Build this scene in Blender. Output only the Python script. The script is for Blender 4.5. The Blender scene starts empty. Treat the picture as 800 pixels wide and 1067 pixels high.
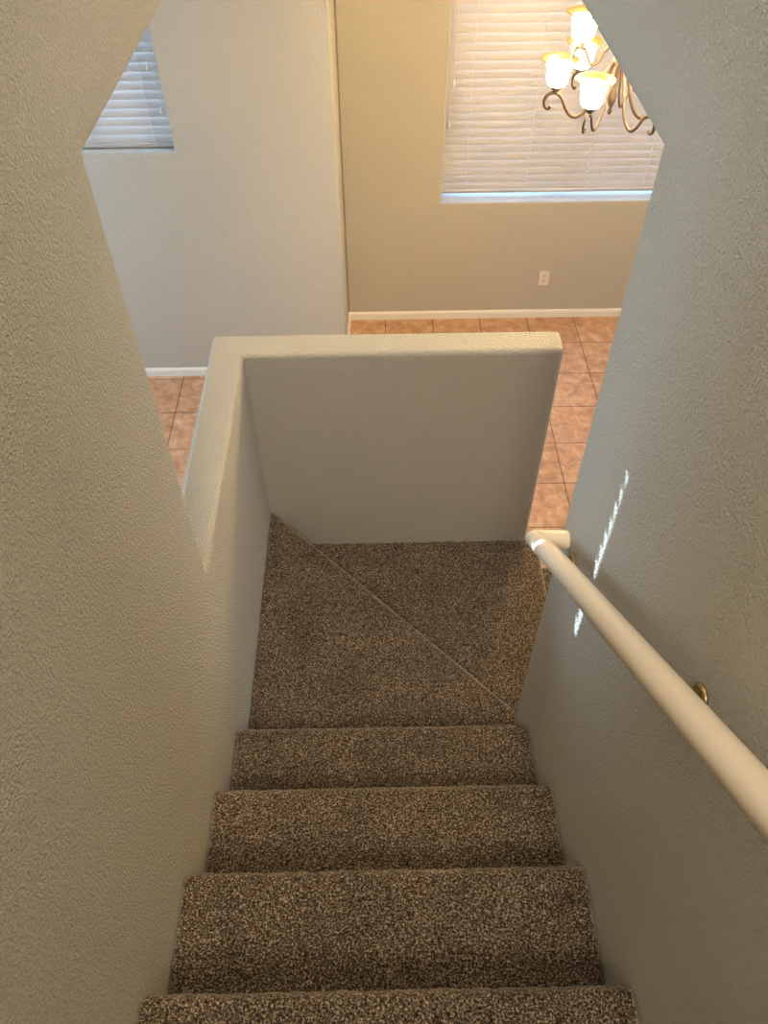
import bpy, bmesh, math, random
from mathutils import Vector, Matrix, noise
random.seed(4)
C = bpy.context.scene.collection
PI = math.pi

# ---------------------------------------------------------------- camera
def make_camera():
    a, b, c = math.radians(48.783), math.radians(0.557), math.radians(-0.5125)
    fw = Vector((math.sin(b)*math.cos(a), math.cos(b)*math.cos(a), -math.sin(a)))
    rt = Vector((math.cos(b), -math.sin(b), 0))
    up = rt.cross(fw)
    r2 = rt*math.cos(c) + up*math.sin(c)
    u2 = up*math.cos(c) - rt*math.sin(c)
    cam = bpy.data.cameras.new('camera')
    o = bpy.data.objects.new('camera', cam); C.objects.link(o)
    m = Matrix((r2, u2, -fw)).transposed().to_4x4()
    o.matrix_world = m
    cam.sensor_fit = 'VERTICAL'; cam.sensor_height = 24.0
    cam.lens = 24.0*814.14/1067.0
    cam.clip_start = 0.02
    bpy.context.scene.camera = o
make_camera()

# ---------------------------------------------------------------- world, lights, exposure
sc = bpy.context.scene
sc.view_settings.view_transform = 'Standard'
sc.view_settings.look = 'None'
sc.view_settings.gamma = 1.0
sc.view_settings.use_curve_mapping = False
sc.view_settings.exposure = 0.07
w = bpy.data.worlds.new('sky'); sc.world = w; w.use_nodes = True
bg = w.node_tree.nodes['Background']
bg.inputs[0].default_value = (0.33, 0.56, 1.0, 1); bg.inputs[1].default_value = 12.0

def lamp(name, kind, loc, power, col, direction=None, size=(1, 1), **kw):
    l = bpy.data.lights.new(name, kind); l.energy = power; l.color = col
    o = bpy.data.objects.new(name, l); C.objects.link(o); o.location = loc
    if direction is not None:
        o.rotation_euler = Vector(direction).to_track_quat('-Z', 'Y').to_euler()
    if kind == 'AREA':
        l.shape = 'RECTANGLE'; l.size, l.size_y = size
    for k, v in kw.items(): setattr(l, k, v)
    return o
SUN_DIR = Vector((0.70, -1.0, -0.09))
lamp('sun', 'SUN', (-3, 8, 2), 16, (0.72, 0.87, 1.0), SUN_DIR, angle=math.radians(0.12))
# added fill lamp inside the opaque shade, standing in for daylight from the left
lamp('left_fill_light', 'AREA', (-3.57, 2.6, -1.75), 92, (0.55, 0.77, 1.0), (1, 0, 0), (1.7, 1.9))
# added lamp in front of the shaded right-hand window, imitating side daylight
lamp('right_fill_light', 'AREA', (3.37, 2.0, -1.7), 24, (0.88, 0.93, 1.0), (-1, 0, 0), (1.4, 1.6))
# unseen fill lamp added above and behind the viewer, aimed at the half wall
lamp('hall_fill_light', 'AREA', (0.0, -1.3, 2.05), 42, (1.0, 0.86, 0.66), (0, 0.85, -1), (0.75, 1.5), spread=math.radians(95))
lamp('landing_light', 'AREA', (0.0, 1.45, 2.05), 30, (1.0, 0.90, 0.74), (0, 0.0, -1), (0.4, 0.4))  # unseen lamp added over the landing to brighten the half-wall cap
CHANDELIER_STRENGTH = 150.0

# ---------------------------------------------------------------- measures
L, R = -0.4398, 0.4402
YE, YF, TH = 1.2024, 2.0906, 0.1127
ZH, ZC, ZF = -0.535, -1.5906, -3.362
YN, ZN, TR, RI = 1.0668, -2.1899, 0.2626, 0.19536
XH = 0.6226
YO = YF + TH
YB = -2.6
ZTOP = 2.15
YG, YY, XC = 4.21, 4.82, -0.197
XL, XR = -3.6, 3.4

# ---------------------------------------------------------------- materials
def mat(name, col, rough=0.6, metal=0.0, spec=0.5):
    m = bpy.data.materials.new(name); m.use_nodes = True
    b = m.node_tree.nodes['Principled BSDF']
    b.inputs['Base Color'].default_value = (*col, 1)
    b.inputs['Roughness'].default_value = rough
    b.inputs['Metallic'].default_value = metal
    b.inputs['Specular IOR Level'].default_value = spec
    return m
def N(m, t, **kw):
    n = m.node_tree.nodes.new(t)
    for k, v in kw.items():
        if k in n.inputs: n.inputs[k].default_value = v
        else: setattr(n, k, v)
    return n
def lk(m, a, b): m.node_tree.links.new(a, b)
def pb(m): return m.node_tree.nodes['Principled BSDF']
def coords(m):
    return N(m, 'ShaderNodeNewGeometry').outputs['Position']

def paint(name, col, bump=1.0):
    m = mat(name, col, 0.75, spec=0.25)
    co = coords(m)
    n1 = N(m, 'ShaderNodeTexNoise'); n1.inputs['Scale'].default_value = 320; n1.inputs['Detail'].default_value = 2.5
    n2 = N(m, 'ShaderNodeTexNoise'); n2.inputs['Scale'].default_value = 150; n2.inputs['Detail'].default_value = 2
    lk(m, co, n1.inputs['Vector']); lk(m, co, n2.inputs['Vector'])
    r1 = N(m, 'ShaderNodeMapRange'); r1.inputs[1].default_value = 0.42; r1.inputs[2].default_value = 0.66
    r2 = N(m, 'ShaderNodeMapRange'); r2.inputs[1].default_value = 0.38; r2.inputs[2].default_value = 0.62
    lk(m, n1.outputs['Fac'], r1.inputs[0]); lk(m, n2.outputs['Fac'], r2.inputs[0])
    mx = N(m, 'ShaderNodeMath', operation='MULTIPLY_ADD'); mx.inputs[1].default_value = 0.7
    lk(m, r1.outputs[0], mx.inputs[0]); lk(m, r2.outputs[0], mx.inputs[2])
    bp = N(m, 'ShaderNodeBump'); bp.inputs['Strength'].default_value = 0.85*bump; bp.inputs['Distance'].default_value = 0.0036
    lk(m, mx.outputs[0], bp.inputs['Height']); lk(m, bp.outputs[0], pb(m).inputs['Normal'])
    return m
M = {}
M['paint'] = paint('wall_paint', (0.59, 0.56, 0.485))
M['white'] = mat('white_trim_paint', (0.80, 0.77, 0.72), 0.4)
M['ceil'] = paint('ceiling_paint', (0.70, 0.67, 0.61), 0.6)
M['rail'] = mat('cream_rail_paint', (0.74, 0.63, 0.49), 0.36)
M['brass'] = mat('aged_brass', (0.42, 0.30, 0.14), 0.35, 1.0)
M['bronze'] = mat('antique_bronze', (0.030, 0.018, 0.012), 0.55, 0.2)
M['plastic'] = mat('light_plastic', (0.72, 0.66, 0.58), 0.35)
M['dark'] = mat('dark_slot', (0.03, 0.025, 0.02), 0.6)
M['vinyl'] = mat('window_vinyl', (0.62, 0.62, 0.62), 0.4)
M['cord'] = mat('cord', (0.60, 0.56, 0.52), 0.8)

def carpet():
    m = mat('speckled_carpet', (0.2, 0.15, 0.11), 0.95, spec=0.1)
    co = coords(m)
    n = N(m, 'ShaderNodeTexNoise'); n.inputs['Scale'].default_value = 230; n.inputs['Detail'].default_value = 3; n.inputs['Roughness'].default_value = 0.75
    lk(m, co, n.inputs['Vector'])
    r = N(m, 'ShaderNodeValToRGB'); e = r.color_ramp.elements
    e[0].position = 0.36; e[0].color = (0.008, 0.005, 0.003, 1)
    e[1].position = 0.66; e[1].color = (0.50, 0.40, 0.29, 1)
    k = e.new(0.47); k.color = (0.050, 0.034, 0.022, 1)
    k = e.new(0.56); k.color = (0.19, 0.143, 0.096, 1)
    lk(m, n.outputs['Fac'], r.inputs[0])
    n2 = N(m, 'ShaderNodeTexNoise'); n2.inputs['Scale'].default_value = 7; n2.inputs['Detail'].default_value = 2
    lk(m, co, n2.inputs['Vector'])
    r2 = N(m, 'ShaderNodeMapRange'); r2.inputs[1].default_value = 0.3; r2.inputs[2].default_value = 0.7; r2.inputs[3].default_value = 0.82; r2.inputs[4].default_value = 1.12
    lk(m, n2.outputs['Fac'], r2.inputs[0])
    vm = N(m, 'ShaderNodeVectorMath', operation='SCALE')
    lk(m, r.outputs[0], vm.inputs[0]); lk(m, r2.outputs[0], vm.inputs['Scale'])
    lk(m, vm.outputs[0], pb(m).inputs['Base Color'])
    bp = N(m, 'ShaderNodeBump'); bp.inputs['Strength'].default_value = 0.8; bp.inputs['Distance'].default_value = 0.004
    lk(m, n.outputs['Fac'], bp.inputs['Height']); lk(m, bp.outputs[0], pb(m).inputs['Normal'])
    pb(m).inputs['Sheen Weight'].default_value = 0.8; pb(m).inputs['Sheen Roughness'].default_value = 0.35
    pb(m).inputs['Sheen Tint'].default_value = (0.9, 0.75, 0.6, 1)
    return m
M['carpet'] = carpet()

def tile():
    m = mat('terracotta_tile', (0.5, 0.3, 0.2), 0.42, spec=0.35)
    co = coords(m)
    mp = N(m, 'ShaderNodeMapping'); mp.inputs['Location'].default_value = (-(1.0957-0.3427*20), -(2.811-0.3383*20), 0)
    lk(m, co, mp.inputs['Vector'])
    b = N(m, 'ShaderNodeTexBrick', offset=0.0, squash=1.0)
    b.inputs['Scale'].default_value = 1.0; b.inputs['Brick Width'].default_value = 0.3427; b.inputs['Row Height'].default_value = 0.3383
    b.inputs['Mortar Size'].default_value = 0.0028; b.inputs['Mortar Smooth'].default_value = 0.1; b.inputs['Bias'].default_value = 0
    b.inputs['Color1'].default_value = (1.0, 1.0, 1.0, 1); b.inputs['Color2'].default_value = (0.86, 0.84, 0.82, 1); b.inputs['Mortar'].default_value = (1, 1, 1, 1)
    lk(m, mp.outputs[0], b.inputs['Vector'])
    n = N(m, 'ShaderNodeTexNoise'); n.inputs['Scale'].default_value = 14; n.inputs['Detail'].default_value = 6; n.inputs['Roughness'].default_value = 0.68; n.inputs['Distortion'].default_value = 0.6
    lk(m, co, n.inputs['Vector'])
    r = N(m, 'ShaderNodeValToRGB'); e = r.color_ramp.elements
    e[0].position = 0.34; e[0].color = (0.40, 0.215, 0.125, 1)
    e[1].position = 0.68; e[1].color = (0.68, 0.45, 0.30, 1)
    k = e.new(0.52); k.color = (0.56, 0.335, 0.205, 1)
    lk(m, n.outputs['Fac'], r.inputs[0])
    mul = N(m, 'ShaderNodeMix', data_type='RGBA', blend_type='MULTIPLY'); mul.inputs[0].default_value = 1.0
    lk(m, r.outputs[0], mul.inputs[6]); lk(m, b.outputs['Color'], mul.inputs[7])
    mx = N(m, 'ShaderNodeMix', data_type='RGBA'); mx.inputs[7].default_value = (0.10, 0.055, 0.032, 1)
    lk(m, b.outputs['Fac'], mx.inputs[0]); lk(m, mul.outputs[2], mx.inputs[6])
    lk(m, mx.outputs[2], pb(m).inputs['Base Color'])
    sub = N(m, 'ShaderNodeMath', operation='SUBTRACT'); sub.inputs[0].default_value = 1.0
    lk(m, b.outputs['Fac'], sub.inputs[1])
    bp = N(m, 'ShaderNodeBump'); bp.inputs['Strength'].default_value = 0.5; bp.inputs['Distance'].default_value = 0.003
    lk(m, sub.outputs[0], bp.inputs['Height']); lk(m, bp.outputs[0], pb(m).inputs['Normal'])
    return m
M['tile'] = tile()

def slat_mat():
    m = mat('blind_slat', (0.48, 0.44, 0.395), 0.5)
    t = N(m, 'ShaderNodeBsdfTranslucent'); t.inputs[0].default_value = (0.74, 0.77, 0.80, 1)
    mx = N(m, 'ShaderNodeMixShader'); mx.inputs[0].default_value = 0.11
    out = m.node_tree.nodes['Material Output']
    lk(m, pb(m).outputs[0], mx.inputs[1]); lk(m, t.outputs[0], mx.inputs[2]); lk(m, mx.outputs[0], out.inputs[0])
    return m
M['slat'] = slat_mat()
def glass_mat():
    m = bpy.data.materials.new('window_glass'); m.use_nodes = True
    nt = m.node_tree; nt.nodes.remove(nt.nodes['Principled BSDF'])
    t = N(m, 'ShaderNodeBsdfTransparent'); t.inputs[0].default_value = (0.93, 0.96, 0.97, 1)
    g = N(m, 'ShaderNodeBsdfGlossy'); g.inputs['Roughness'].default_value = 0.03
    mx = N(m, 'ShaderNodeMixShader'); mx.inputs[0].default_value = 0.06
    lk(m, t.outputs[0], mx.inputs[1]); lk(m, g.outputs[0], mx.inputs[2]); lk(m, mx.outputs[0], nt.nodes['Material Output'].inputs[0])
    return m
M['glass'] = glass_mat()
def glow(name, base, em, strength):
    m = mat(name, base, 0.4)
    pb(m).inputs['Emission Color'].default_value = (*em, 1)
    pb(m).inputs['Emission Strength'].default_value = strength
    return m
M['shade'] = glow('frosted_shade_glass', (0.9, 0.86, 0.78), (1.0, 0.71, 0.34), CHANDELIER_STRENGTH)
M['lip'] = glow('amber_shade_rim', (0.045, 0.024, 0.006), (1.0, 0.60, 0.16), 0.62)
M['bulb'] = glow('lit_bulb', (1, 1, 1), (1.0, 0.78, 0.48), 30.0)

# ---------------------------------------------------------------- helpers
def link(name, bm, m, parent=None, smooth=False):
    me = bpy.data.meshes.new(name); bm.normal_update(); bm.to_mesh(me); bm.free()
    me.materials.append(m)
    if smooth:
        for p in me.polygons: p.use_smooth = True
    o = bpy.data.objects.new(name, me); C.objects.link(o)
    if parent: o.parent = parent
    return o
def tag(o, label, cat, group=None):
    o['label'] = label; o['category'] = cat
    if group: o['group'] = group
    return o
def thing(name, loc, label, cat, group=None):
    o = bpy.data.objects.new(name, None); C.objects.link(o); o.location = loc; o.empty_display_size = 0.05
    return tag(o, label, cat, group)
def struct(o):
    o['kind'] = 'structure'; return o
def box(bm, x0, x1, y0, y1, z0, z1):
    vs = [bm.verts.new((x, y, z)) for x in (x0, x1) for y in (y0, y1) for z in (z0, z1)]
    for f in ((0, 1, 3, 2), (4, 6, 7, 5), (0, 4, 5, 1), (2, 3, 7, 6), (0, 2, 6, 4), (1, 5, 7, 3)):
        bm.faces.new([vs[i] for i in f])
    return bm
def prism(pts, axis, a0, a1):
    """polygon in the two other axes extruded along axis"""
    bm = bmesh.new()
    def P(p, a):
        q = list(p); q.insert(axis, a); return q
    lo = [bm.verts.new(P(p, a0)) for p in pts]; hi = [bm.verts.new(P(p, a1)) for p in pts]
    n = len(pts)
    bm.faces.new(lo); bm.faces.new(hi[::-1])
    for i in range(n): bm.faces.new((lo[i], hi[i], hi[(i+1) % n], lo[(i+1) % n]))
    bmesh.ops.recalc_face_normals(bm, faces=bm.faces)
    return bm
def boolean(o, bm, op):
    bmesh.ops.recalc_face_normals(bm, faces=bm.faces)
    h = link('cutter', bm, M['paint'])
    md = o.modifiers.new('b', 'BOOLEAN'); md.operation = op; md.object = h; md.solver = 'EXACT'
    dg = bpy.context.evaluated_depsgraph_get()
    me = bpy.data.meshes.new_from_object(o.evaluated_get(dg))
    o.modifiers.clear(); old = o.data; o.data = me; me.name = old.name
    bpy.data.objects.remove(h)
    return o
def bullnose(o, width=0.018, seg=4):
    me = o.data; bm = bmesh.new(); bm.from_mesh(me)
    bmesh.ops.remove_doubles(bm, verts=bm.verts, dist=1e-5)
    bmesh.ops.dissolve_limit(bm, angle_limit=0.01, verts=bm.verts, edges=bm.edges)
    bm.normal_update()
    lay = bm.edges.layers.float.get('bevel_weight_edge') or bm.edges.layers.float.new('bevel_weight_edge')
    for e in bm.edges:
        e[lay] = 1.0 if (len(e.link_faces) == 2 and e.is_convex and e.calc_face_angle(0) > 0.3) else 0.0
    bm.to_mesh(me); bm.free()
    md = o.modifiers.new('bullnose', 'BEVEL'); md.limit_method = 'WEIGHT'; md.width = width; md.segments = seg
    dg = bpy.context.evaluated_depsgraph_get()
    nm = bpy.data.meshes.new_from_object(o.evaluated_get(dg)); o.modifiers.clear(); nm.name = me.name; o.data = nm
    for p in nm.polygons:
        per = max((nm.vertices[a].co-nm.vertices[b].co).length for a, b in p.edge_keys)
        p.use_smooth = p.area/per < width*0.9
    return o
def lathe(prof, seg=24, cx=0, cy=0):
    bm = bmesh.new(); rings = []
    for r, z in prof:
        rings.append([bm.verts.new((cx+max(r, 1e-4)*math.cos(2*PI*i/seg), cy+max(r, 1e-4)*math.sin(2*PI*i/seg), z)) for i in range(seg)])
    for a, b in zip(rings, rings[1:]):
        for i in range(seg): bm.faces.new((a[i], a[(i+1) % seg], b[(i+1) % seg], b[i]))
    return bm
def spline(pts, k=6):
    out = []; P = [Vector(p) for p in pts]; P = [P[0]*2-P[1]] + P + [P[-1]*2-P[-2]]
    for i in range(1, len(P)-2):
        for j in range(k):
            t = j/k; a, b, c, d = P[i-1:i+3]
            out.append(0.5*((2*b)+(c-a)*t+(2*a-5*b+4*c-d)*t*t+(3*b-a-3*c+d)*t**3))
    out.append(P[-2]); return out
def tube(bm, path, rad, seg=8, flat=None, upv=(0, 0, 1), cap=True):
    """sweep with mitred corners; flat=(a,b) gives an elliptical section: a along the side vector, b across"""
    path = [Vector(p) for p in path]; rings = []; n = len(path)
    for i, p in enumerate(path):
        d1 = (path[i]-path[i-1]).normalized() if i else (path[1]-path[0]).normalized()
        d2 = (path[i+1]-path[i]).normalized() if i < n-1 else d1
        t = (d1+d2).normalized()
        u = Vector(upv); s = d1.cross(u)
        if s.length < 1e-4: s = d1.cross(Vector((1, 0, 0)))
        s.normalize(); v = s.cross(d1).normalized()
        r = rad[i] if isinstance(rad, (list, tuple)) else rad
        a, b = (r*flat[0], r*flat[1]) if flat else (r, r)
        ring = []
        for k in range(seg):
            th = 2*PI*(k+.5)/seg; q = s*(a*math.cos(th))+v*(b*math.sin(th))
            den = d1.dot(t)
            if den > 0.2: q = q - d1*(q.dot(t)/den)
            ring.append(bm.verts.new(p+q))
        rings.append(ring)
    for a, b in zip(rings, rings[1:]):
        for k in range(seg): bm.faces.new((a[k], a[(k+1) % seg], b[(k+1) % seg], b[k]))
    if cap: bm.faces.new(rings[0][::-1]); bm.faces.new(rings[-1])
    return bm

# ---------------------------------------------------------------- structure
struct(link('floor', box(bmesh.new(), XL-.15, XR+.15, YB-.15, YY+.15, ZF-.1, ZF), M['tile']))

# left stair wall, its opening over the landing, and the half wall that turns the corner
yz = [(YB, ZF), (YO, ZF), (YO, ZC), (YE, ZC), (YE, ZH), (YO, ZH), (YO, ZTOP), (YB, ZTOP)]
wl = link('wall_stair_left', prism(yz, 0, L-TH, L), M['paint'])
boolean(wl, box(bmesh.new(), L-TH*.5, XH, YF, YO, ZF, ZC), 'UNION')
bullnose(wl, 0.016); struct(wl)
yz = [(YB, ZF), (YE, ZF), (YE, ZH), (YO, ZH), (YO, ZTOP), (YB, ZTOP)]
wr = link('wall_stair_right', prism(yz, 0, R, R+TH), M['paint'])
bullnose(wr, 0.016); struct(wr)
# upstairs shell around the stairwell
struct(link('wall_stairwell_front', box(bmesh.new(), L-TH, R+TH, YO, YO+.11, ZH, ZTOP), M['paint']))
struct(link('wall_stairwell_back', box(bmesh.new(), L-TH, R+TH, YB-.11, YB, -0.236, ZTOP), M['paint']))
struct(link('ceiling_stairwell', box(bmesh.new(), L-TH, R+TH, YB-.11, YO+.11, ZTOP, ZTOP+.1), M['ceil']))
bm = bmesh.new()
box(bm, XL-.15, L-TH, YB-.15, YY+.15, ZH, ZH+.12)
box(bm, R+TH, XR+.15, YB-.15, YY+.15, ZH, ZH+.12)
box(bm, L-TH, R+TH, YO+.11, YY+.15, ZH, ZH+.12)
struct(link('ceiling', bm, M['ceil']))

# living-room wall with a window, and the return at its right end
pl = [(XL-.15, YG), (XC, YG), (XC, YY+.15), (XC-.15, YY+.15), (XC-.15, YG+.15), (XL-.15, YG+.15)]
wg = link('wall_living_room', prism(pl, 2, ZF, ZH), M['paint'])
W1 = (-1.981, -1.06, -1.862, -0.64)
boolean(wg, box(bmesh.new(), W1[0], W1[1], YG-.1, YG+.3, W1[2], W1[3]), 'DIFFERENCE')
bullnose(wg, 0.012, 3); struct(wg)
wy = link('wall_dining_room', box(bmesh.new(), XC-.0, XR+.15, YY, YY+.2, ZF, ZH), M['paint'])
W2 = (0.434, 1.98, -2.487, -0.68)
bmesh_fix = bmesh.new(); bmesh_fix.from_mesh(wy.data); bmesh.ops.recalc_face_normals(bmesh_fix, faces=bmesh_fix.faces); bmesh_fix.to_mesh(wy.data); bmesh_fix.free()
boolean(wy, box(bmesh.new(), W2[0], W2[1], YY-.1, YY+.3, W2[2], W2[3]), 'DIFFERENCE')
bullnose(wy, 0.012, 3); struct(wy)
wrt = link('wall_right', box(bmesh.new(), XR, XR+.15, YB-.15, YY, ZF, ZH), M['paint'])
bmf = bmesh.new(); bmf.from_mesh(wrt.data); bmesh.ops.recalc_face_normals(bmf, faces=bmf.faces); bmf.to_mesh(wrt.data); bmf.free()
boolean(wrt, box(bmesh.new(), XR-.2, XR+.4, 1.25, 2.75, -2.55, -.85), 'DIFFERENCE'); struct(wrt)
struct(link('wall_back', box(bmesh.new(), XL, XR, YB-.15, YB, ZF, ZH), M['paint']))
wlft = link('wall_left', box(bmesh.new(), XL-.15, XL, YB-.15, YG, ZF, ZH), M['paint'])
bmf = bmesh.new(); bmf.from_mesh(wlft.data); bmesh.ops.recalc_face_normals(bmf, faces=bmf.faces); bmf.to_mesh(wlft.data); bmf.free()
boolean(wlft, box(bmesh.new(), XL-.4, XL+.2, 1.7, 3.5, -2.75, -0.8), 'DIFFERENCE'); struct(wlft)

# baseboards (stepped profile with an eased top)
def baseboard(name, p0, p1, nrm, h=0.062):
    p0, p1, nrm = Vector(p0), Vector(p1), Vector(nrm)
    prof = [(0, 0), (0.013, 0), (0.013, h-.016), (0.0105, h-.010), (0.009, h-.004), (0.004, h), (0, h)]
    bm = bmesh.new(); rows = []
    for p in (p0, p1): rows.append([bm.verts.new((p.x+nrm.x*a, p.y+nrm.y*a, ZF+b)) for a, b in prof])
    for i in range(len(prof)-1): bm.faces.new((rows[0][i], rows[0][i+1], rows[1][i+1], rows[1][i]))
    bm.faces.new(rows[0]); bm.faces.new(rows[1][::-1])
    bmesh.ops.recalc_face_normals(bm, faces=bm.faces)
    struct(link(name, bm, M['white']))
baseboard('baseboard_living_room', (XL, YG), (XC, YG), (0, -1))
baseboard('baseboard_return', (XC, YG), (XC, YY), (1, 0))
baseboard('baseboard_dining_room', (XC, YY), (XR, YY), (0, -1))
baseboard('baseboard_left', (XL, YB), (XL, YG), (1, 0))
baseboard('baseboard_right', (XR, YB), (XR, YY), (-1, 0))

# windows: vinyl frame and pane at the outer face of each opening
def window(name, W, y, fb=.035):
    x0, x1, z0, z1 = W
    bm = bmesh.new(); f = .035
    box(bm, x0, x0+f, y-.02, y+.02, z0, z1); box(bm, x1-f, x1, y-.02, y+.02, z0, z1)
    box(bm, x0+f, x1-f, y-.02, y+.02, z0, z0+fb); box(bm, x0+f, x1-f, y-.02, y+.02, z1-f, z1)
    xm = (x0+x1)/2; box(bm, xm-.016, xm+.016, y-.018, y+.018, z0+fb, z1-f)
    fr = struct(link(name, bm, M['vinyl']))
    p = link('pane', box(bmesh.new(), x0+f, x1-f, y-.003, y+.003, z0+fb, z1-f), M['glass'], fr)
window('window_1', W1, YG+.125)
window('window_2', W2, YY+.165, .016)
def side_window(name, x, y0, y1, z0, z1, f=.035):
    bm = bmesh.new()
    box(bm, x-.02, x+.02, y0, y0+f, z0, z1); box(bm, x-.02, x+.02, y1-f, y1, z0, z1)
    box(bm, x-.02, x+.02, y0+f, y1-f, z0, z0+f); box(bm, x-.02, x+.02, y0+f, y1-f, z1-f, z1)
    fr = struct(link(name, bm, M['vinyl']))
    link('pane', box(bmesh.new(), x-.003, x+.003, y0+f, y1-f, z0+f, z1-f), M['glass'], fr)
    s = -1 if x > 0 else 1       # opaque sheet on the room side, added to keep sky light out
    link('sky_blocking_shade', box(bmesh.new(), x+s*.034-.001, x+s*.034+.001, y0+.004, y1-.004, z0+.004, z1-.004), M['plastic'], fr)
side_window('window_added_3', XL-.09, 1.7, 3.5, -2.75, -.8)  # unseen window, added as a setting for the left fill lamp
side_window('window_added_4', XR+.09, 1.25, 2.75, -2.55, -.85)  # unseen window, added to account for light from the right

# ---------------------------------------------------------------- carpeted staircase
stair = thing('staircase', (0, 0.6, ZF), 'narrow staircase in speckled brown carpet turning at a winder landing', 'staircase')
stair.location = (0, 0, 0)
NR = 0.021
def fuzz(p, a=0.0028):
    q = Vector(p)
    n = noise.noise_vector(q*95)*a + noise.noise_vector(q*33)*a*0.8
    return q+n
def step_prof(y, z, ty, tz):
    """from the riser above, along the tread, round the nosing, down the riser; list of (y,z)"""
    pts = []
    y0 = y-ty-0.01
    n = int((ty+0.01-NR)/0.0055)
    for i in range(n): pts.append((y0+(y-NR-y0)*i/n, z))
    for i in range(9):
        a = PI/2-PI*1.05*i/8
        pts.append((y-NR+NR*math.cos(a), z-NR+NR*math.sin(a)))
    ye, ze = pts[-1]; zb = z-tz-0.01
    m = int((ze-zb)/0.0065)
    for i in range(1, m+1): pts.append((ye, ze+(zb-ze)*i/m))
    return pts
def make_step(y, z, x0=L+.002, x1=R-.002):
    prof = step_prof(y, z, TR+.012, RI)
    nx = int((x1-x0)/0.0058); bm = bmesh.new(); rows = []
    for i in range(nx+1):
        xx = x0+(x1-x0)*i/nx
        # carpet rolls down a little where it meets the walls
        e = min(xx-x0, x1-xx); dz = -0.006*math.exp(-e/0.006)
        row = []
        for (a, b) in prof:
            q = fuzz((xx, a, b+dz)); q.x = min(max(q.x, x0), x1); row.append(bm.verts.new(q))
        rows.append(row)
    for a, b in zip(rows, rows[1:]):
        for j in range(len(prof)-1): bm.faces.new((a[j], a[j+1], b[j+1], b[j]))
    # solid underside so the step is not a shell
    yb, zb = prof[0][0], prof[-1][1]
    und = [[bm.verts.new((r, yb, zb))] for r in (x0, x1)]
    for row, u, flip in ((rows[0], und[0][0], False), (rows[-1], und[1][0], True)):
        loop = row+[u]
        bm.faces.new(loop[::-1] if flip else loop)
    bmesh.ops.recalc_face_normals(bm, faces=bm.faces)
    return link('step', bm, M['carpet'], stair, True)
for k in range(0, 10): make_step(YN-k*TR, ZN+k*RI)

def winder(poly, z, depth, name, noseedges):
    """tread with fuzzy top from a plan polygon; edges in noseedges are rolled over"""
    pg = [Vector((*p, 0)) for p in poly]; n = len(pg)
    cx = sum(p.x for p in pg)/n; cy = sum(p.y for p in pg)/n
    g = 0.0075
    xs = [p.x for p in pg]; ys = [p.y for p in pg]
    def inside_clip(px, py):
        return px, py
    bm = bmesh.new()
    nx = int((max(xs)-min(xs))/g)+1; ny = int((max(ys)-min(ys))/g)+1
    V = [[bm.verts.new((min(xs)+(max(xs)-min(xs))*i/nx, min(ys)+(max(ys)-min(ys))*j/ny, 0)) for j in range(ny+1)] for i in range(nx+1)]
    for i in range(nx):
        for j in range(ny): bm.faces.new((V[i][j], V[i+1][j], V[i+1][j+1], V[i][j+1]))
    area = sum(pg[i].x*pg[(i+1) % n].y-pg[(i+1) % n].x*pg[i].y for i in range(n))
    for i in range(n):
        a, b = pg[i], pg[(i+1) % n]; d = b-a; nr = Vector((d.y, -d.x, 0)).normalized()
        if area < 0: nr = -nr
        bmesh.ops.bisect_plane(bm, geom=bm.verts[:]+bm.edges[:]+bm.faces[:], plane_co=a, plane_no=nr, clear_outer=True)
        if i in noseedges:     # extra cuts for the roll
            for k in (0.15, 0.4, 0.75):
                bmesh.ops.bisect_plane(bm, geom=bm.verts[:]+bm.edges[:]+bm.faces[:], plane_co=a-nr*NR*k, plane_no=nr)
    # distance to nose edges gives the roll
    border = [e for e in bm.edges if len(e.link_faces) == 1]
    for v in bm.verts:
        drop = 0
        for i in noseedges:
            a, b = pg[i], pg[(i+1) % n]; d = (b-a).normalized(); nr = Vector((d.y, -d.x, 0))
            if area < 0: nr = -nr
            dist = (a-v.co).dot(nr)
            if dist < NR:
                t = 1-max(dist, 0)/NR; drop = max(drop, NR*(1-math.sqrt(max(0, 1-t*t))))
            drop -= .004*math.exp(-((dist-NR*.9)/(NR*.7))**2)
        v.co.z = z-drop
    ex = bmesh.ops.extrude_edge_only(bm, edges=border)
    nv = [v for v in ex['geom'] if isinstance(v, bmesh.types.BMVert)]
    for v in nv: v.co.z = z-depth
    bot = [e for e in ex['geom'] if isinstance(e, bmesh.types.BMEdge) and all(abs(v.co.z-(z-depth)) < 1e-6 for v in e.verts)]
    try: bmesh.ops.contextual_create(bm, geom=bot)
    except Exception: pass
    for v in bm.verts:
        if v.co.z > z-depth+1e-4:
            q = fuzz(v.co)
            if v.co.y > YE+.0015: q.y = max(q.y, YE+.001)
            else: q.x = min(q.x, R-.001)
            v.co = Vector((max(q.x, L+.002), min(q.y, YF-.001), q.z))
    bmesh.ops.recalc_face_normals(bm, faces=bm.faces)
    return link(name, bm, M['carpet'], stair, True)
z1 = ZN-RI
YS = YN-.045
winder([(L+.002, YS), (R-.002, YS), (R-.002, YE+.012), (L+.030, YF-.002), (L+.002, YF-.002)], z1, RI+.02, 'winder_step', [2])
winder([(L+.002, YE+.002), (0.672, YE+.002), (0.672, YF-.002), (L+.002, YF-.002)], z1-RI, RI+.02, 'winder_step', [1])
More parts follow.
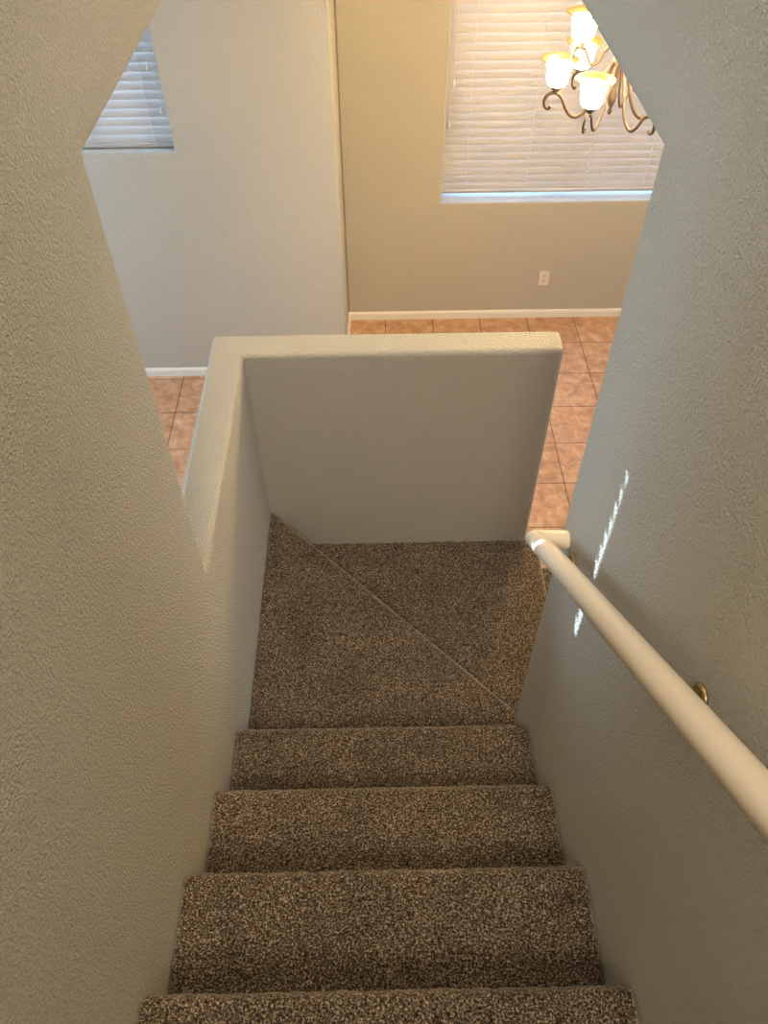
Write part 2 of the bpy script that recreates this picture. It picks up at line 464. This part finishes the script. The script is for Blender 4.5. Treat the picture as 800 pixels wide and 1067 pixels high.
# lower flight, going down to the right behind the wall
def side_step(x, z):
    prof = step_prof(x, z, TR, RI); bm = bmesh.new(); rows = []
    y0, y1 = YE+.002, YF-.002; ny = 90
    for i in range(ny+1):
        yy = y0+(y1-y0)*i/ny
        rows.append([bm.verts.new(fuzz((a, yy, b))) for a, b in prof])
    for r in rows:
        for v in r: v.co.y = min(max(v.co.y, y0), y1)
    for a, b in zip(rows, rows[1:]):
        for j in range(len(prof)-1): bm.faces.new((a[j], b[j], b[j+1], a[j+1]))
    for row in (rows[0], rows[-1]):
        bm.faces.new(row+[bm.verts.new((prof[0][0], row[0].co.y, prof[-1][1]))])
    bmesh.ops.recalc_face_normals(bm, faces=bm.faces)
    return link('step', bm, M['carpet'], stair, True)
for k in (1, 2, 3): side_step(0.672+k*TR, z1-RI-k*RI)
# upstairs floor behind the viewer
struct(link('floor_upstairs', box(bmesh.new(), L, R, YB, YN-10*TR+.02, ZN+10*RI-.15, ZN+10*RI), M['carpet']))

# ---------------------------------------------------------------- handrail
rail = thing('handrail', (0, 0, 0), 'round cream painted handrail fixed along the right stair wall', 'handrail')
RX = R-.072
def rz(y): return -1.417-(y-1.147)*0.765
bm = bmesh.new()
tube(bm, [(RX, -1.5, rz(-1.5)), (RX, 1.147, rz(1.147)), (R+.001, 1.147, rz(1.147))], 0.0232, 28)
ro = link('rail', bm, M['rail'], rail, True)
md = ro.modifiers.new('b', 'BEVEL'); md.limit_method = 'ANGLE'; md.angle_limit = math.radians(40); md.width = 0.004; md.segments = 3
md2 = ro.modifiers.new('w', 'WEIGHTED_NORMAL')
for y in (1.08, 0.51, -0.3, -1.2):
    z = rz(y)-0.050
    bm = lathe([(0, 0), (.021, 0), (.021, .003), (.016, .008), (.010, .010), (.0, .010)], 20)
    bmesh.ops.rotate(bm, verts=bm.verts, matrix=Matrix.Rotation(-PI/2, 3, 'Y'))
    bmesh.ops.translate(bm, verts=bm.verts, vec=(R, y, z))
    tube(bm, spline([(R-.006, y, z), (R-.03, y, z-.004), (R-.060, y, z+.004), (RX, y, z+.026)], 5), 0.006, 8)
    bmesh.ops.recalc_face_normals(bm, faces=bm.faces)
    br = link('bracket', bm, M['brass'], rail, True)
    b2 = lathe([(0, 0), (.004, 0), (.004, .002), (0, .003)], 8)
    bmesh.ops.rotate(b2, verts=b2.verts, matrix=Matrix.Rotation(-PI/2, 3, 'Y'))
    bmesh.ops.translate(b2, verts=b2.verts, vec=(R-.006, y, z+.020))
    link('screw', b2, M['brass'], br, True)

# ---------------------------------------------------------------- blinds
def blind(name, W, y, pitch, tilt, label, cords, zb, trim=None, tassels=()):
    x0, x1, z0, z1 = W; x0 += .001; x1 -= .0015
    t = thing(name, ((x0+x1)/2, y, z0), label, 'window blind'); ox, oy, oz = t.location
    def part(nm, bm, m, sm=False):
        bmesh.ops.translate(bm, verts=bm.verts, vec=(-ox, -oy, -oz)); return link(nm, bm, m, t, sm)
    bm = bmesh.new(); z = zb+.030; hw = 0.0255
    ca, sa = math.cos(tilt), math.sin(tilt)
    while z < z1-.022:
        xe = x1; xs = x0
        if trim and z > trim[0]: xs = x0+(trim[1]+(trim[2]-trim[1])*(z-trim[0])/(z1-trim[0]))+random.uniform(-.001, .001)
        if trim and abs(z-trim[3]) < pitch/2: xs = x0
        sag = random.uniform(-.0012, .0012)
        sec = []
        for s, cr in ((-1, 0), (-.5, .0009), (0, .0012), (.5, .0009), (1, 0)):
            sec.append((s*hw, cr))
        top = [(-a*ca-b*sa*0, a*sa, b) for a, b in sec]
        # inner (room) edge is low, outer edge high: the convex face looks into the room
        n = len(sec); ra = []; rb = []
        for a, c in sec:
            yy = y+a*ca-c*sa; zz = z+a*sa+c*ca
            ra.append((yy, zz))
        th = 0.0026
        rb = [(yy+sa*th, zz-ca*th) for yy, zz in ra]
        loop = ra+rb[::-1]
        A = [bm.verts.new((xs, p, q)) for p, q in loop]; B = [bm.verts.new((xe, p, q+sag)) for p, q in loop]
        m_ = len(loop)
        for i in range(m_): bm.faces.new((A[i], B[i], B[(i+1) % m_], A[(i+1) % m_]))
        bm.faces.new(A); bm.faces.new(B[::-1])
        z += pitch
    bmesh.ops.recalc_face_normals(bm, faces=bm.faces)
    part('slats', bm, M['slat'])
    r = part('bottom_rail', box(bmesh.new(), x0, x1, y-.024, y+.024, zb-.010, zb+.008), M['slat'])
    md = r.modifiers.new('b', 'BEVEL'); md.width = .003; md.segments = 2
    part('head_rail', box(bmesh.new(), x0, x1, y-.03, y+.03, z1-.045, z1), M['slat'])
    yi = y-.028
    for cx in cords:
        bm = bmesh.new()
        tube(bm, [(cx, y-.0235, zb-.010), (cx, y-.016, z1-.05)], .0011, 6)
        tube(bm, [(cx+.005, y+.022, zb-.010), (cx+.005, y+.018, z1-.05)], .0011, 6)
        zz = zb+.03
        while zz < z1-.06:
            tube(bm, [(cx, y-.022, zz-.012), (cx+.002, y+.020, zz-.010)], .0007, 5); zz += pitch
        part('ladder_cord', bm, M['cord'])
    for tx, tz in tassels:
        bm = bmesh.new(); tube(bm, [(tx, yi-.006, tz+.02), (tx, yi-.004, z1-.05)], .0010, 6)
        c = part('pull_cord', bm, M['cord'])
        b = lathe([(0, tz+.024), (.004, tz+.022), (.007, tz+.004), (.0085, tz-.006), (.007, tz-.011), (0, tz-.012)], 12, tx, yi-.006)
        bmesh.ops.translate(b, verts=b.verts, vec=(-ox, -oy, -oz))
        link('tassel', b, M['plastic'], c, True)
    return t
blind('window_blind', W2, YY+.092, 0.0478, math.radians(76), 'wide cream slatted blind behind the chandelier in the dining room window', (.588, .977, 1.362, 1.745), W2[2]+.042, tassels=((.477, -1.79), (.462, -2.02)))
blind('window_blind', W1, YG+.068, 0.0440, math.radians(68), 'narrower bluish white slatted blind in the living room window at left', (-1.165, -1.50, -1.80), W1[2]+.016, trim=(-1.22, .107, .092, -1.02), tassels=((-1.115, -1.46), (-1.09, -1.67)))

# ---------------------------------------------------------------- outlet
o = thing('electrical_outlet', (1.181, YY, -3.042), 'small cream duplex outlet low on the dining room wall', 'outlet')
pl_ = link('cover_plate', box(bmesh.new(), -.036, .036, -.006, 0, -.058, .058), M['plastic'], o)
md = pl_.modifiers.new('b', 'BEVEL'); md.width = .003; md.segments = 2
for s in (-1, 1):
    bm = bmesh.new(); pts = []
    for i in range(24):
        a = 2*PI*i/24; pts.append((max(-.0145, min(.0145, .0175*math.cos(a))), s*.0205+max(-.0135, min(.0135, .0175*math.sin(a)))))
    lo = [bm.verts.new((p[0], -.006, p[1])) for p in pts]; hi = [bm.verts.new((p[0], -.0085, p[1])) for p in pts]
    bm.faces.new(hi)
    for i in range(24): bm.faces.new((lo[i], lo[(i+1) % 24], hi[(i+1) % 24], hi[i]))
    bmesh.ops.recalc_face_normals(bm, faces=bm.faces)
    sk = link('socket', bm, M['plastic'], o)
    bm = bmesh.new()
    box(bm, -.0075, -.0050, -.0092, -.0083, s*.0205-.001, s*.0205+.008)
    box(bm, .0050, .0075, -.0092, -.0083, s*.0205-.001, s*.0205+.007)
    box(bm, -.0022, .0022, -.0092, -.0083, s*.0205-.009, s*.0205-.005)
    link('slots', bm, M['dark'], sk)
link('screw', box(bmesh.new(), -.003, .003, -.0080, -.0058, -.003, .003), M['plastic'], o)

# ---------------------------------------------------------------- chandelier
CX, CY, CB = 0.977, 3.350, -1.268
ch = thing('chandelier', (CX, CY, CB), 'bronze chandelier with lit frosted bell shades before the dining room window', 'chandelier')
def cpart(nm, bm, m, parent=None, sm=True, bw=False):
    return link(nm, bm, m, parent or ch, sm)
col = [(0, -.085), (.006, -.083), (.010, -.072), (.005, -.060), (.009, -.050), (.016, -.030), (.017, -.010), (.012, .012), (.010, .03), (.010, .09),
       (.020, .105), (.026, .125), (.020, .145), (.011, .16), (.009, .25), (.016, .262), (.018, .28), (.010, .30), (.006, .31), (.006, .34), (0, .342)]
cpart('column', lathe(col, 20), M['bronze'])
def arm_light(ang, rr, dz, lower=True):
    ca, sa = math.cos(ang), math.sin(ang)
    def P(r, h, side=0): return (r*ca-side*sa, r*sa+side*ca, h+dz)
    if lower:
        pts = [(rr+.012, -.058), (rr+.020, -.066), (rr+.033, -.060), (rr+.040, -.042), (rr+.034, -.020), (rr+.015, -.006), (rr-.008, -.008), (rr-.030, -.026), (rr-.048, -.060),
               (rr-.072, -.090), (rr-.100, -.097), (rr-.130, -.075), (rr-.155, -.030), (rr-.175, .030), (rr-.193, .080), (rr-.208, .108), (.016, .118)]
    else:
        pts = [(rr+.008, -.050), (rr+.018, -.058), (rr+.028, -.045), (rr+.022, -.018), (rr+.002, -.004), (rr-.020, -.014), (rr-.036, -.045), (rr-.052, -.062), (rr-.075, -.050), (rr-.092, -.010), (.018, .030)]
    bm = bmesh.new()
    path = spline([P(*p) for p in pts], 5)
    tube(bm, path, 0.0064, 8, flat=(1.15, .7), upv=(-sa, ca, 0))
    a = cpart('arm', bm, M['bronze'])
    # leaf-cup fitter
    cpart('fitter', lathe([(0, dz-.006), (.006, dz-.004), (.012, dz+.002), (.023, dz+.012), (.032, dz+.024), (.030, dz+.027), (.024, dz+.022), (0, dz+.018)], 18, rr*ca, rr*sa), M['bronze'], a)
    z = dz+.018
    prof = [(.016, z), (.028, z+.003), (.038, z+.014), (.0435, z+.030), (.0455, z+.050), (.048, z+.070), (.053, z+.086)]
    sh = cpart('shade', lathe(prof, 32, rr*ca, rr*sa), M['shade'], a)
    lip = [(.0525, z+.0855), (.059, z+.094), (.068, z+.0995), (.0755, z+.1015), (.0765, z+.1035), (.074, z+.1055), (.066, z+.1035), (.056, z+.0975), (.050, z+.0885)]
    cpart('shade_rim', lathe(lip, 32, rr*ca, rr*sa), M['lip'], a)
    b = lathe([(.010, z), (.012, z+.02), (.019, z+.045), (.021, z+.058), (.014, z+.074), (0, z+.079)], 14, rr*ca, rr*sa)
    cpart('bulb', b, M['bulb'], a)
for k in range(6): arm_light(math.radians(235-60*k), .232, 0.0)
for k in range(3): arm_light(math.radians(168-120*k), .158, 0.160, False)
# chain up to a ceiling canopy
bm = bmesh.new(); z = .342; ztop = ZH-CB-.03; k = 0
while z < ztop-.02:
    pts = []
    for i in range(13):
        a = 2*PI*i/12; u = .008*math.sin(a); v = .016*math.cos(a)
        pts.append((u, 0, z+.016+v) if k % 2 else (0, u, z+.016+v))
    tube(bm, pts, .0017, 6, cap=False); z += .0265; k += 1
cpart('chain', bm, M['bronze'])
cpart('canopy', lathe([(0, ztop-.012), (.010, ztop-.010), (.030, ztop), (.058, ztop+.018), (.062, ztop+.030), (0, ztop+.030)], 24), M['bronze'])

# put the two stair empties at the base of their things, keeping the parts where they are
for e, p in ((stair, (0.3, 1.2, ZF)), (rail, (R, 1.147, rz(1.147)))):
    e.location = p
    for c in e.children: c.location = -Vector(p)
